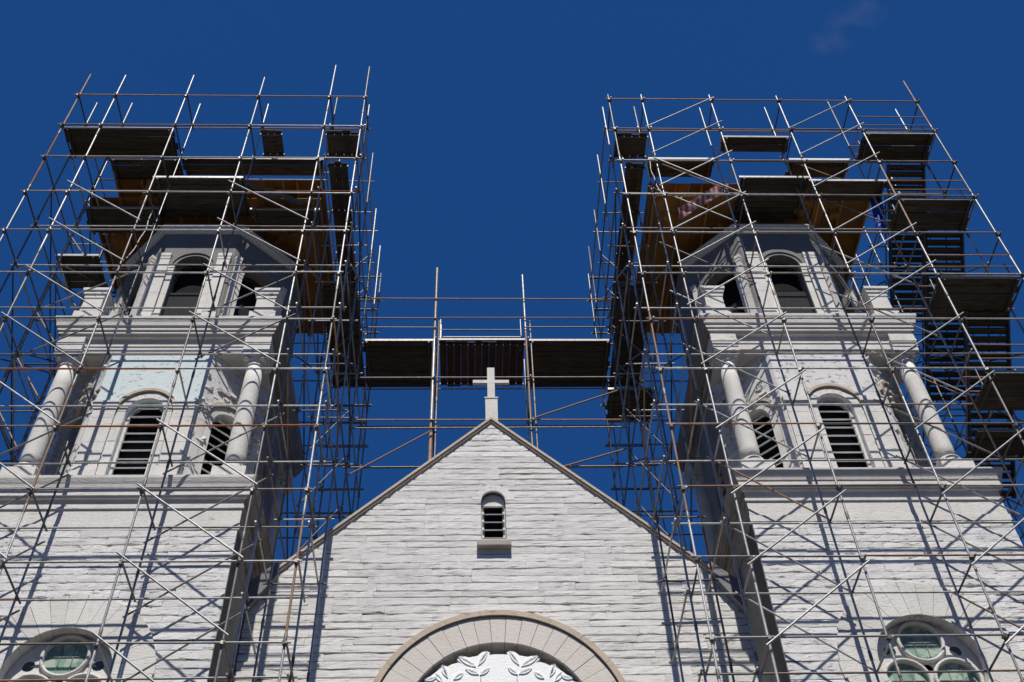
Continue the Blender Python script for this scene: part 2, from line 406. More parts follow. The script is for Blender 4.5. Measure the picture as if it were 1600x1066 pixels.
        ringseg('hood_mould', 0, sp, wh+.235, wh+.32, R(8), R(172), -.10, .05, 'buff', wall, f1, 16)
        for s in (-1, 1):
            x0 = wh+.005; x1 = wh+.22
            bz = ZB
            for (za, zb, pr) in ((ZB, 20.2, .05), (20.2, 20.95, .035), (20.95, 21.6, .045), (21.6, sp-.02, .035)):
                slab('jamb_stone', [(s*x0, za+.006), (s*x1, za+.006), (s*x1, zb-.006), (s*x0, zb-.006)], [], .15, 'trim', wall, lambda q, z, dp, pr=pr: f1(q, z, dp-pr))
            xa, xb = wh+(.25 if k == 0 else .22), hw-.04
            if xb-xa > .12:
                for (za, zb, pr, ex) in ((ZB, 19.95, .10, .03), (19.95, 20.1, .08, .02), (20.1, 20.9, .06, 0), (20.912, 21.75, .06, 0), (21.762, 22.05, .06, 0), (22.05, 22.13, .09, .02), (22.13, 22.30, .12, .04)):
                    slab('pilaster_stone', [(s*(xa-ex), za), (s*(xb+ex), za), (s*(xb+ex), zb), (s*(xa-ex), zb)], [], .2, 'trim', wall, lambda q, z, dp, pr=pr: f1(q, z, dp-pr))
        # ragged broken stone at the outer edges of the slanting faces
        if k in (1, 7):
            v, f = [], []
            for i in range(70):
                s_ = (1 if k == 1 else -1)*rnd.uniform(hw-.28, hw-.02) if rnd.random() < .6 else rnd.uniform(-hw, hw)
                z_ = rnd.uniform(20.0, 23.9) if abs(s_) > hw-.3 else rnd.uniform(22.6, 23.9)
                c = f1(s_, z_, rnd.uniform(-.05, .02)); o0 = len(v); r0 = rnd.uniform(.04, .13)
                rot = Euler((rnd.uniform(-.5, .5), rnd.uniform(-.5, .5), ang+rnd.uniform(-.4, .4))).to_matrix()
                for p in BOXV: v.append(c+rot @ Vector((p[0]*r0*2*rnd.uniform(.6, 1.3), p[1]*r0*rnd.uniform(.6, 1.2), p[2]*r0*rnd.uniform(.6, 1.4))))
                f += [tuple(x+o0 for x in q) for q in BOXF]
            o = mesh('broken_stone', v, f, 'plaster', wall); o['kind'] = 'stuff'
    # --- corner columns
    for su, sv in ((-1, -1), (1, -1), (1, 1), (-1, 1)):
        x, y = cx+2.45*su, YC+2.45*sv; z = dz
        col = lathe('column', [(.245, 20.22+z), (.25, 20.6+z), (.248, 21.4+z), (.24, 22.3+z), (.228, 23.1+z), (.212, 23.78+z)], x, y, 'trim', T)
        lathe('column_base', [(.36, 19.98+z), (.38, 20.02+z), (.38, 20.06+z), (.33, 20.10+z), (.30, 20.13+z), (.32, 20.17+z), (.30, 20.22+z)], x, y, 'trim', col)
        box('plinth', (x, y, 19.72+z), (.80, .80, .52), 'trim', col)
        lathe('capital', [(.215, 23.78+z), (.24, 23.80+z), (.24, 23.83+z), (.215, 23.85+z), (.225, 23.92+z), (.29, 24.02+z), (.31, 24.06+z)], x, y, 'trim', col)
        box('abacus', (x, y, 24.125+z), (.70, .70, .13), 'plaster', col)
        for i in range(4):
            a = R(45+90*i); lathe('volute', [(.05, 23.93+z), (.085, 23.96+z), (.085, 24.02+z), (.05, 24.055+z)], x+.30*math.cos(a), y+.30*math.sin(a), 'trim', col, 10)
    # --- entablature
    ent = sweep('entablature', [(0, 24.2+dz), (0, 24.42+dz), (.025, 24.43+dz), (.025, 24.5+dz), (-.01, 24.51+dz), (-.01, 24.76+dz), (-.1, 24.76+dz)], sq(2.70), 'trim', T, 'shade_grime')
    for su, sv in ((-1, -1), (1, -1), (1, 1), (-1, 1)):
        box('corner_block', (cx+2.47*su, YC+2.47*sv, 24.46+dz), (.70, .70, .505), 'trim', ent)
        box('corner_block', (cx+2.47*su, YC+2.47*sv, 24.445+dz), (.735, .735, .07), 'trim', ent)
    sweep('upper_cornice', [(-.2, 24.73+dz), (.10, 24.73+dz), (.12, 24.80+dz), (.17, 24.80+dz), (.17, 24.88+dz), (.21, 24.90+dz), (.215, 25.0+dz), (.26, 25.03+dz), (.28, 25.15+dz), (.33, 25.26+dz), (.335, 25.34+dz), (.30, 25.36+dz), (-.8, 25.42+dz)], sq(2.70), 'trim', T, 'shade_grime')
    # --- corner pedestals on the cornice
    for su, sv in ((-1, -1), (1, -1), (1, 1), (-1, 1)):
        px, py = cx+2.40*su, YC+2.40*sv
        pd = sweep('pedestal', [(.36, 25.38+dz), (.36, 25.9+dz), (.30, 25.93+dz), (.27, 26.0+dz), (.255, 26.52+dz), (.255, 26.54+dz)], lambda o: [(px+x, py+y) for x, y in sqr(o)], 'trim', T)
        sweep('pedestal_cap', [(.26, 26.54+dz), (.28, 26.57+dz), (.28, 26.68+dz), (.32, 26.71+dz), (.32, 26.80+dz), (.36, 26.83+dz), (.36, 26.93+dz), (.1, 26.97+dz)], lambda o: [(px+x, py+y) for x, y in sqr(o)], 'plaster', pd)
    # --- lantern
    A, B = 1.13, 2.50; ZB, ZT = 25.4, 30.02
    lan = sweep('lantern_plinth', [(.02, 25.36+dz), (.02, 25.62+dz), (-.2, 25.62+dz)], oc(A, B), 'plaster', T, 'shade_grime')
    for k in range(8):
        ang = R(45*k); hw = A if k % 2 == 0 else (B-A)/math.sqrt(2)
        dist = B if k % 2 == 0 else (A+B)/math.sqrt(2)
        f1 = face(ang, dist); vis = k in (0, 1, 7); wh, sp = (.50, 28.25) if k == 0 else (.56, 28.2)
        wall = slab('lantern_wall', [(-hw+.004, ZB+.2), (hw-.004, ZB+.2), (hw-.004, ZT), (-hw+.004, ZT)], [arch_loop(0, wh, ZB+.4, sp)] if vis else [], .30, 'shade_stone' if vis else 'shade_grime', T, f1)
        if not vis: continue
        slab('shutter', [(-wh-.05, ZB+.3), (wh+.05, ZB+.3), (wh+.05, 27.3), (-wh-.05, 27.3)], [], .04, 'shutter', wall, lambda s, z, dp: f1(s, z, dp+.22))
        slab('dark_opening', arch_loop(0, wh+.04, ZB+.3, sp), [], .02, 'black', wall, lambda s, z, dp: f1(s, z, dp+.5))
        ringseg('archivolt', 0, sp, wh+.002, wh+.10, R(0), R(180), -.03, .1, 'shade_stone', wall, f1, 16)
        ringseg('archivolt', 0, sp, wh+.102, wh+.24, R(0), R(180), -.07, .1, 'shade_stone', wall, f1, 16)
        for s in (-1, 1):
            for xa, xb, pr in ((wh+.004, wh+.17, .05), (wh+.19, hw-.07, .11)):
                top_ = 0 if pr < .1 else .5
                for za, zb, ex in ((ZB+.2, 26.05, .02), (26.062, 26.9, 0), (26.912, 27.65, 0), (27.662, 28.0+top_, 0), (28.0+top_, 28.12+top_, .015), (28.12+top_, 28.26+top_, .03)):
                    slab('pilaster_stone', [(s*(xa-ex*.2), za), (s*(xb+ex), za), (s*(xb+ex), zb), (s*(xa-ex*.2), zb)], [], .2, 'trim', wall, lambda q, z, dp, pr=pr+ex: f1(q, z, dp-pr))
    sweep('lantern_cornice', [(-.1, 29.9+dz), (.05, 29.9+dz), (.07, 30.0+dz), (.13, 30.02+dz), (.13, 30.12+dz), (.16, 30.14+dz), (.16, 30.2+dz), (-.3, 30.22+dz)], oc(A, B), 'trim', T, 'shade_grime')
    # --- stripped roof: bare timber framing above the lantern
    rf = sweep('roof_curb', [(-.15, 30.2+dz), (-.15, 30.4+dz), (-.4, 30.4+dz)], oc(A, B), 'timber', T)
    for i in range(16):
        a = R(22.5*i+11); v, f = [], []; kk = 7
        for j in range(kk+1):
            t_ = j/kk; rad = 2.45+.62*math.sin(math.pi*t_*.8)-.35*t_; zz = 31.1+dz+1.3*t_
            for dr in (0, -.2):
                for sd in (-.06, .06):
                    v.append((cx+(rad+dr)*math.sin(a)+sd*math.cos(a), YC-(rad+dr)*math.cos(a)+sd*math.sin(a), zz))
        for j in range(kk):
            o = j*4
            f += [(o, o+1, o+5, o+4), (o+2, o+6, o+7, o+3), (o, o+4, o+6, o+2), (o+1, o+3, o+7, o+5)]
        f += [(0, 2, 3, 1), (kk*4, kk*4+1, kk*4+3, kk*4+2)]
        fixn(mesh('rib', v, f, 'timber', rf))
    return T
TL = tower(-8.17, 0.0, 'left white bell tower with mint-tinged plaster above its louvred window', 1, True)
TR = tower(9.37, 0.14, 'right white bell tower with plain white plaster around its louvred window', -1, False)

# ------------------------------------------------------------------ gabled front between the towers
GX, GY, GZ, SL = .555, 21.7, 23.42, .98
G = thing('church_gable', (GX, GY, 0), 'white stone gable front with a cross on its peak, between two towers', 'church')
def gf(s, z, dp): return Vector((s, GY+dp, z))
XL, XR = -5.17, 6.37
def rz(x): return GZ-SL*abs(x-GX)
AC, AZ, AR = .62, 14.17, 2.12
VC = .57
outer = [(XL, 11.0), (AC-AR-.05, 11.0)] + [(AC-(AR+.05)*math.cos(math.pi*i/30), AZ+(AR+.05)*math.sin(math.pi*i/30)) for i in range(31)] + [(AC+AR+.05, 11.0), (XR, 11.0), (XR, rz(XR)), (GX, GZ), (XL, rz(XL))]
wall = slab('gable_wall', outer, [arch_loop(VC, .30, 19.24, 20.58)], .5, 'mortar', G, lambda s, z, dp: gf(s, z, dp+.055))
bx('lower_wall', XL, XR, GY+.05, GY+.55, 0, 10.995, 'board', G)
def glim(zb, zt):
    dx = (GZ-zt)/SL
    return max(XL, GX-dx), min(XR, GX+dx)
def gkeep(zb, zt):
    if zt < 19.12 or zb > 21.0:
        q = max(0, zt-AZ)
        return (AC-math.sqrt(2.86**2-q*q), AC+math.sqrt(2.86**2-q*q)) if q < 2.86 else None
    if zb >= 20.58:
        q = zb-20.58
        return (VC-math.sqrt(max(0, .38**2-q*q))-.02, VC+math.sqrt(max(0, .38**2-q*q))+.02) if q < .38 else None
    return (VC-.31, VC+.31)
courses('stone_course', glim, 12.2, GZ-.12, .205, GY, wall, 'board', 1.7, 3.6, gkeep, gap=.029)
# triangular ends of the boards under the coping: one sloping closer board each side
for s in (-1, 1):
    xe = XL if s < 0 else XR
    n_ = 6
    for i in range(n_):
        x0 = GX+(xe-GX)*i/n_; x1 = GX+(xe-GX)*(i+1)/n_
        p = [(x0, rz(x0)-.36), (x1, rz(x1)-.36), (x1, rz(x1)-.02), (x0, rz(x0)-.02)]
        slab('rake_board', p, [], .05, 'board', wall, lambda q, z, dp: gf(q, z, dp+.016))
    # coping
    xa = GX-.0*s
    p = [(GX, GZ-.02), (xe, rz(xe)-.02), (xe, rz(xe)+.07), (GX, GZ+.07)]
    cp = slab('coping', p, [], .95, 'buff', G, lambda q, z, dp: gf(q, z, dp-.10))
    p = [(GX, GZ-.085), (xe, rz(xe)-.085), (xe, rz(xe)-.024), (GX, GZ-.024)]
    slab('coping_moulding', p, [], .14, 'buff', cp, lambda q, z, dp: gf(q, z, dp-.06))
    # coping end against the tower, its shade put into the dark grey
    x0 = xe-s*.62
    slab('lead_shade_grey', [(x0, rz(x0)+.11), (xe, rz(xe)+.11), (xe, rz(xe)-.72), (x0, rz(x0)-.30)], [], .3, 'lead', cp, lambda q, z, dp: gf(q, z, dp-.21))
# gable vent
vent = slab('vent_window', arch_loop(VC, .298, 19.24, 20.58), [arch_loop(VC, .235, 19.30, 20.42, 4)[:2] + [(VC+.235, 20.5), (VC-.235, 20.5)]], .06, 'trim', G, lambda s, z, dp: gf(s, z, dp+.16))
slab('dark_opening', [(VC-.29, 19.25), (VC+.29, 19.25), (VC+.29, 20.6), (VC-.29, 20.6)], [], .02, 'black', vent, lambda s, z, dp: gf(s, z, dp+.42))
for i in range(5):
    box('slat', (VC, GY+.15, 19.46+.255*i), (.56, .17, .03), 'white', vent, rot=(R(40), 0, 0))
nv = 9
for i in range(nv):
    a0, a1 = math.pi*i/nv, math.pi*(i+1)/nv
    ringseg('voussoir', VC, 20.58, .30, .50+rnd.uniform(-.05, .05), a0+.004, a1-.004, -.012, .06, 'board', wall, gf)
sweep('sill', [(0, 18.98), (0, 19.12), (-.06, 19.2), (-.12, 19.235)], lambda o: [(VC-.42-o, GY-.20-o), (VC+.42+o, GY-.20-o), (VC+.42+o, GY+.1), (VC-.42-o, GY+.1)], 'sillstone', vent)
# great arch
nv = 23
for i in range(nv):
    a0, a1 = math.pi*i/nv, math.pi*(i+1)/nv
    ringseg('voussoir', AC, AZ, AR-.002, 2.79, a0+.0022, a1-.0022, -.085-rnd.uniform(0, .012), .45, 'cream', wall, gf, 4)
nh = 11
for i in range(nh):
    a0, a1 = math.pi*i/nh, math.pi*(i+1)/nh
    ringseg('hood_mould', AC, AZ, 2.815, 2.95, a0+.001, a1-.001, -.15, .05, 'buff', wall, gf, 6)
for s in (-1, 1):
    for i in range(6):
        z1_ = AZ-.005-i*.55
        slab('jamb_stone', [(AC+s*AR, z1_-.54), (AC+s*2.79, z1_-.54), (AC+s*2.79, z1_), (AC+s*AR, z1_)], [], .5, 'cream', wall, lambda q, z, dp: gf(q, z, dp-.065))
aw = slab('arched_window', [(AC-AR*math.cos(math.pi*i/30)*.998, AZ+AR*.998*math.sin(math.pi*i/30)) for i in range(31)] + [(AC+AR, 11.1), (AC-AR, 11.1)], [], .04, 'dglass', G, lambda s, z, dp: gf(s, z, dp+.40))
def lens(p, q, wd, k=7):
    p, q = Vector(p), Vector(q); dv = q-p; nn = Vector((-dv.y, dv.x)).normalized()
    o = []
    for i in range(k): t_ = i/(k-1); o.append(p+dv*t_+nn*wd*math.sin(math.pi*t_))
    for i in range(k-2, 0, -1): t_ = i/(k-1); o.append(p+dv*t_-nn*wd*math.sin(math.pi*t_))
    return [(v[0], v[1]) for v in o]
half = [(-1.98, .62), (-1.80, 1.16), (-1.62, 1.17), (-1.64, 1.27), (-1.5, 1.34), (-1.36, 1.46), (-1.25, 1.64), (-1.14, 1.57), (-1.04, 1.63), (-.90, 1.67), (-.80, 1.63), (-.93, 1.76), (-.86, 1.86), (-.66, 1.80), (-.47, 1.84), (-.32, 1.98), (-.19, 1.92), (-.22, 1.86), (-.08, 1.875)]
o_ = [(AC+x, AZ+z) for x, z in half] + [(AC-x, AZ+z) for x, z in reversed(half)]
holes = []
for s in (-1, 1):
    for p, q, wd in (((-.78, 1.80), (-.52, 1.62), .035), ((-.40, 1.68), (-.26, 1.90), .03), ((-.70, 1.52), (-.46, 1.44), -.035), ((-.42, 1.40), (-.25, 1.54), .03), ((-1.22, 1.50), (-1.13, 1.30), .03), ((-.40, 1.34), (-.40, 1.0), .012)):
        holes.append(lens((AC-s*p[0], AZ+p[1]), (AC-s*q[0], AZ+q[1]), wd*.6))
tr = slab('leaf_tracery', o_, holes, .07, 'white', aw, lambda s, z, dp: gf(s, z, dp+.02))
for s in (-1, 1):
    for p, q, wd in (((-.90, 1.82), (-.50, 1.55), .055), ((-.46, 1.58), (-.24, 1.95), .045), ((-.74, 1.50), (-.44, 1.36), .045), ((-.42, 1.34), (-.20, 1.52), .04), ((-1.26, 1.60), (-1.12, 1.28), .05), ((-1.62, 1.22), (-1.36, 1.30), .04), ((-1.0, 1.24), (-.78, 1.40), .05), ((-1.40, 1.40), (-1.22, 1.16), .05)):
        pts = lens((AC-s*p[0], AZ+p[1]), (AC-s*q[0], AZ+q[1]), wd+.012)
        ins = lens((AC-s*p[0]*.97-s*q[0]*.03, AZ+p[1]*.97+q[1]*.03), (AC-s*q[0]*.97-s*p[0]*.03, AZ+q[1]*.97+p[1]*.03), wd*.5)
        k = len(pts); cxm = sum(a for a, b in pts)/k
        slab('leaf_rim', pts, [ins], .05, 'white', tr, lambda q_, z, dp: gf(q_, z, dp-.005))
# cross on the apex
cr_ = bx('cross', .575-.105, .575+.105, GY+.06, GY+.22, 24.34, 25.66, 'trim', G)
bx('cross_arm', .575-.515, .575+.515, GY+.09, GY+.19, 25.05, 25.17, 'trim', cr_)
sweep('cross_pedestal', [(0, 23.3), (0, 24.28), (.02, 24.29), (.02, 24.335), (-.03, 24.34)], lambda o: [(.575-.17-o, GY-.02-o), (.575+.17+o, GY-.02-o), (.575+.17+o, GY+.32+o), (.575-.17-o, GY+.32+o)], 'trim', cr_)
# nave roof behind
for s, xe in ((-1, XL), (1, XR)):
    slab('nave_roof', [(GX, GZ-.35), (xe, rz(xe)-.35), (xe, rz(xe)-.2), (GX, GZ-.2)], [], 30, 'roof', G, lambda q, z, dp: gf(q, z, dp+.56))

# ------------------------------------------------------------------ scaffolds
LV = [34.57-1.885*k for k in range(18)]
LP = [-12.68, -11.50, -9.22, -6.91, -4.61, -3.46]
RP = [4.54, 5.63, 7.91, 10.16, 12.48, 14.79]
YR = [18.0, 19.05, 21.1, 23.2, 25.3, 26.4]
TR_ = .0265
def tone(p=(.6, .25, .12, .03)):
    return rnd.choices(('galv', 'dull', 'rust', 'orange'), p)[0]
def roofz(x, y): return rz(x)+.02 if (y > GY and XL < x < XR) else 0
def post(S, x, y, top, bottom=0, tones=None, r=TR_):
    """an upright, built of tubes that stand on each other"""
    lean = (rnd.uniform(-.02, .02), rnd.uniform(-.02, .02))
    z = top; i = 0
    while z > bottom+.01:
        ln = rnd.choice((3.05, 3.77, 3.77)) if i < 7 else 40
        zb = max(bottom, z-ln)
        if zb-bottom < 1: zb = bottom
        f = lambda q: (x+lean[0]*(q-20)/15, y+lean[1]*(q-20)/15, q)
        tube('post', f(zb), f(z), r, tone(tones or (.68, .24, .08, 0)), S)
        if i: tube('joint_sleeve', f(z-.10), f(z+.10), TR_*1.32, 'dull', S)
        z = zb; i += 1
def hor(S, name, a, b, r=TR_*.86, t=None):
    j = rnd.uniform(-.02, .02)
    tube(name, (a[0], a[1], a[2]+j), (b[0], b[1], b[2]+j+rnd.uniform(-.025, .025)), r, t or tone((.55, .33, .10, .02)), S)
def clamp(S, x, y, z):
    box('coupler', (x, y, z), (.075, .10, .085), 'steel' if rnd.random() < .5 else 'dull', S, rot=(rnd.uniform(-.2, .2), rnd.uniform(-.2, .2), rnd.uniform(-.4, .4)))

def ring_scaffold(name, PX, label, tops, outer_left):
    S = thing(name, ((PX[0]+PX[-1])/2, 22, 0), label, 'scaffold', 'tube scaffolds on the church front')
    ins = (PX[4], PX[5]) if outer_left else (PX[0], PX[1])
    out = (PX[0], PX[1]) if outer_left else (13.0, PX[5])
    far = ins[1] if outer_left else ins[0]
    for i, x in enumerate(PX):
        post(S, x, YR[0], tops[i], 0, (.35, .2, .3, .15) if (i == 0 and outer_left) else None)
        post(S, x, YR[1], 36.05 if i not in (4,) else 36.6)
    backtop = [36.3, 35.9, 36.5, 36.2]
    for x in ins+out:
        for j, y in enumerate(YR[2:]):
            post(S, x, y, backtop[j]-(rnd.uniform(0, .8) if x != far else 0), roofz(x, y))
    for x in PX[2:4]:
        for y in YR[4:]: post(S, x, y, 35.2, 0)
    for k, z in enumerate(LV):
        if z < .3: continue
        vis = z > 12
        x0, x1 = PX[0]-.12, PX[5]+.12
        # long tubes along the front, as two lengths that meet at a post
        mid = PX[2+(k % 2)]
        for (y, dzz) in ((YR[0]-.055, .03), (YR[1]+.055, -.02)):
            if not vis and k % 2: continue
            t1 = 'rust' if (k in (0, 1)) else None
            hor(S, 'ledger', (x0, y, z+dzz), (mid+.05, y, z+dzz), t=t1)
            hor(S, 'ledger', (mid-.05, y, z+dzz), (x1, y, z+dzz), t=t1 if k == 0 else None)
        if not vis: continue
        for i, x in enumerate(PX):
            hor(S, 'transom', (x+.05, YR[0]-.15, z-.03), (x+.05, YR[1]+.15, z-.03), t='steel' if rnd.random() < .7 else None)
            clamp(S, x, YR[0]-.03, z); 
            if k < 5: clamp(S, x, YR[1]+.03, z)
        # along the sides and across the back
        for x in (ins if k % 2 or z > 20 else ins[:1]):
            zz = z
            y1 = YR[5]+.1 if z > roofz(x, 25)+.3 else GY-.1
            hor(S, 'ledger', (x-.05, YR[1]-.1, zz), (x-.05, y1, zz))
        for x in out:
            if z > 15: hor(S, 'ledger', (x+.05, YR[1]-.1, z), (x+.05, YR[5]+.1, z))
        for y in YR[2:]:
            if z > roofz(ins[0], y)+.3 and z > 16: hor(S, 'transom', (ins[0]-.15, y+.05, z), (ins[1]+.15, y+.05, z), t='steel' if rnd.random() < .5 else None)
            if z > 17: hor(S, 'transom', (out[0]-.1, y+.05, z), (out[1]+.1, y+.05, z), t='steel' if rnd.random() < .5 else None)
        if z > 20:
            for y in YR[4:]: hor(S, 'ledger', (x0, y, z), (x1, y, z), t='dull')
    return S
SLF = ring_scaffold('scaffold', LP, 'left tube scaffold standing round the left bell tower, taller posts near the gable', [36.1, 36.05, 36.03, 36.0, 36.87, 36.76], True)
SRT = ring_scaffold('scaffold', RP, 'right tube scaffold round the right bell tower, with zigzag braces and side decks', [35.0, 35.0, 35.0, 34.95, 34.95, 36.05], False)
def brace(S, x0, z0, x1, z1, y, t=None):
    sw = rnd.uniform(-.03, .03); k = .045
    dx, dzv = x1-x0, z1-z0
    tube('brace', (x0-dx*k, y, z0-dzv*k+sw), (x1+dx*k, y, z1+dzv*k+sw), TR_*.82, t or tone((.6, .28, .10, .02)), S)
for z in (29.35, 27.45, 25.32, 23.36, 21.4, 19.5, 17.62, 15.77, 13.9):
    brace(SLF, -11.5, z, -9.22, z-1.79, 17.88, 'galv'); 
    if z != 21.4: brace(SLF, -6.91, z+.05, -4.61, z-1.75, 17.88, 'galv')
for z in (25.1, 23.2, 19.3, 17.3, 15.4, 13.6):
    brace(SLF, -11.5, z, -9.22, z+1.8, 19.17, 'dull'); brace(SLF, -6.91, z, -4.61, z+1.8, 19.17, 'dull')
for z in (32.78, 31.2, 29.4, 27.13, 25.63, 23.85, 21.6, 19.4, 17.48, 15.6, 13.7):
    brace(SRT, 5.63, z, 7.91, z+1.8, 17.88, 'galv'); brace(SRT, 10.16, z-.05, 12.48, z+1.75, 17.88, 'galv')
brace(SRT, 5.63, 30.72, 7.91, 28.85, 17.83, 'galv')
for z in (33.0, 31.2, 28.2, 25.9, 23.7, 21.5, 19.6, 17.6, 15.7):
    brace(SRT, 5.63, z, 7.91, z-1.8, 19.17, 'rust' if z > 32 else None); brace(SRT, 10.16, z, 12.48, z-1.85, 19.17, 'rust' if z > 32 else None)
for z in (26.2, 24.3, 22.4, 20.5, 18.6):
    brace(SRT, 12.48, z, 14.79, z-1.8, 20.9, 'rust'); brace(SRT, 13.0, z-1.6, 14.79, z, 22.9, 'dull')
def ybrace(S, x, y0, z0, y1, z1, t=None): tube('brace', (x, y0, z0), (x, y1, z1), TR_*.8, t or tone(), S)
for S, x in ((SLF, -3.40), (SLF, -4.67), (SLF, -12.74), (SLF, -11.56), (SRT, 4.48), (SRT, 5.69), (SRT, 14.85), (SRT, 12.94)):
    for k in range(2, 9):
        z = LV[k]; j = k % 2
        if z > 19.5: ybrace(S, x, 19.1 if j else 21.05, z-1.8, 21.05 if j else 19.1, z, 'steel' if k % 3 else None)
        if z-1.8 > roofz(x, 23)+.2: ybrace(S, x, 21.15 if j else 23.2, z, 23.2 if j else 21.15, z-1.8, 'steel')

for z in (33.0, 31.1, 29.2, 27.3, 25.4, 23.5, 21.6):
    brace(SLF, -12.68, z-1.8, -9.22, z, 25.22, 'steel'); brace(SLF, -12.68, z, -11.5, z-1.8, 21.02, 'rust'); brace(SLF, -12.68, z-1.7, -11.5, z, 23.1, 'dull')
    brace(SRT, 12.48, z, 14.79, z-1.8, 25.22, 'steel'); brace(SLF, -4.61, z-1.8, -3.46, z, 23.1, 'dull'); brace(SRT, 4.54, z, 5.63, z-1.8, 23.1, 'dull')
# bridge scaffold behind the gable
BS = thing('scaffold_bridge', (.5, 24.5, 19), 'tube scaffold bridge joining the two tower scaffolds behind the gable cross', 'scaffold', 'tube scaffolds on the church front')
for x, t in ((-1.17, 32.7), (1.79, 32.35)):
    post(BS, x, 23.5, t, roofz(x, 23.5), r=.055 if x < 0 else .036); post(BS, x+.03, 25.45, t-2.2, roofz(x, 25.45))
    post(BS, x+.14, 23.52, 29.9, roofz(x, 23.5), (.2, .5, .3, 0))
for z, a, b in ((30.92, -3.6, 4.7), (29.92, -3.6, -1.1), (29.46, -3.6, -1.1), (29.92, -1.0, 4.7), (29.46, 1.75, 4.7), (27.03, -3.6, 4.7), (25.2, -3.6, 4.7), (24.85, -3.6, 4.7), (23.3, -3.6, 4.7)):
    hor(BS, 'ledger', (a, 23.42, z), (b, 23.42, z), t='rust' if z in (30.92, 25.2, 29.92) else 'dull')
for z in (28.75, 27.0, 25.2, 23.3): hor(BS, 'ledger', (-3.6, 25.5, z), (4.7, 25.5, z), t='rust')
for x in (-1.17, 1.79):
    for z in (28.8, 27.03, 25.1): hor(BS, 'transom', (x+.05, 23.3, z), (x+.05, 25.6, z), t='steel')
for a, b in (((-3.49, 22.91), (-1.13, 24.7)), ((1.79, 25.17), (4.5, 26.4)), ((2.2, 23.1), (4.5, 23.95))):
    tube('brace', (a[0], 23.36, a[1]), (b[0], 23.36, b[1]), TR_*.95, 'rust', BS)
tube('guard_rail', (-.98, 23.45, 29.35), (1.62, 23.45, 29.35), TR_*.8, 'dull', BS)
for x in (-.98, 1.62): tube('guard_rail', (x, 23.45, 29.05), (x, 23.45, 29.95), TR_*.8, 'galv', BS)

# guard rails and short uprights around the side decks of the right scaffold
for z in (32.72, 28.94, 25.17, 21.41):
    for h in (.42, .95):
        hor(SRT, 'guard_rail', (12.5, 18.02, z+h), (14.8, 18.02, z+h), TR_*.7, 'rust' if z < 30 else 'dull')
        hor(SRT, 'guard_rail', (12.5, 19.12, z+h), (14.8, 19.12, z+h), TR_*.7, 'rust')
    for x in (12.95, 14.0): tube('guard_rail', (x, 19.1, z-.1), (x+rnd.uniform(-.05, .05), 19.1, z+1.25), TR_*.8, 'dull', SRT)
    for y in (18.35, 18.75): tube('guard_rail', (14.78, y, z), (14.78, y, z+1.0), TR_*.7, 'rust', SRT)
for z0, x0, x1 in ((33.15, -9.1, -4.7), (33.6, -6.8, -4.7)):
    hor(SLF, 'guard_rail', (x0, 20.2, z0), (x1, 20.2, z0), TR_*.7, 'galv')

# ------------------------------------------------------------------ decks of planks
def deck(label, x0, x1, y0, y1, z, along='x', mat='plank', rim='galv', pw=.235, back=False):
    D = thing('plank_deck', ((x0+x1)/2, (y0+y1)/2, z), label, 'deck', 'plank decks on the scaffolds')
    lo, hi = (y0, y1) if along == 'x' else (x0, x1)
    cnt = max(1, round((hi-lo)/pw)); w_ = (hi-lo)/cnt
    for i in range(cnt):
        c = lo+w_*(i+.5); e0, e1 = rnd.uniform(-.05, .05), rnd.uniform(-.05, .05); zj = rnd.uniform(-.02, .02)
        if along == 'x': box('plank', ((x0+x1+e0+e1)/2, c, z+zj), (x1-x0+e1-e0, w_-.014, .045), mat, D, rot=(R(rnd.uniform(-1.2, 1.2)), R(rnd.uniform(-.3, .3)), R(rnd.uniform(-.15, .15))))
        else: box('plank', (c, (y0+y1+e0+e1)/2, z+zj), (w_-.006, y1-y0+e1-e0, .045), mat, D, rot=(R(rnd.uniform(-.2, .2)), R(rnd.uniform(-1.2, 1.2)), R(rnd.uniform(-.05, .05))))
    # bearers below and a steel edge along the front
    if along == 'x':
        for x in (x0+.12, x1-.12): box('bearer', (x, (y0+y1)/2, z-.06), (.05, y1-y0+.06, .07), 'steel', D)
        if rim: box('edge_angle', ((x0+x1)/2, y0-.03, z+.005), (x1-x0+.06, .03, .085), rim, D)
    else:
        for y in [y0+.12+(y1-y0-.24)*q/max(1, round((y1-y0)/2)) for q in range(max(1, round((y1-y0)/2))+1)]:
            box('bearer', ((x0+x1)/2, y, z-.06), (x1-x0+.06, .05, .07), 'steel', D)
    return D
k1, k3 = 32.63, 28.86
deck('dark deck with a bright front edge at the outer top corner of the left scaffold', -12.60, -9.25, 18.06, 19.02, k1)
deck('narrow dark deck under the left half of the top ledger, left scaffold', -11.42, -9.25, 19.15, 20.05, k1, rim=None)
deck('long narrow deck along the second row of posts at the top of the left scaffold', -9.15, -4.68, 19.12, 19.72, k1)
deck('wide grey deck in the middle bay of the left scaffold, just above the lantern arch', -9.66, -6.92, 18.84, 20.25, 31.08)
deck('dark deck left of the lantern on the left scaffold, set back from the front', -11.85, -9.62, 19.72, 20.6, 30.70)
deck('dark deck right of the lantern on the left scaffold, beside a red cloth', -6.78, -4.68, 19.74, 20.5, 30.70)
deck('short deck of lengthwise planks against the sky above the left tower', -6.55, -5.92, 18.06, 19.02, k1, 'y')
deck('lengthwise plank walk at the inner top corner of the left scaffold', -4.52, -3.52, 18.06, 19.02, k1, 'y')
deck('long plank walkway down the inner side of the left scaffold near its top', -4.55, -3.95, 19.2, 26.3, k1, 'y')
deck('plank walkway on the inner side of the left scaffold, level with the bridge', -4.55, -3.50, 21.2, 25.5, k3, 'y')
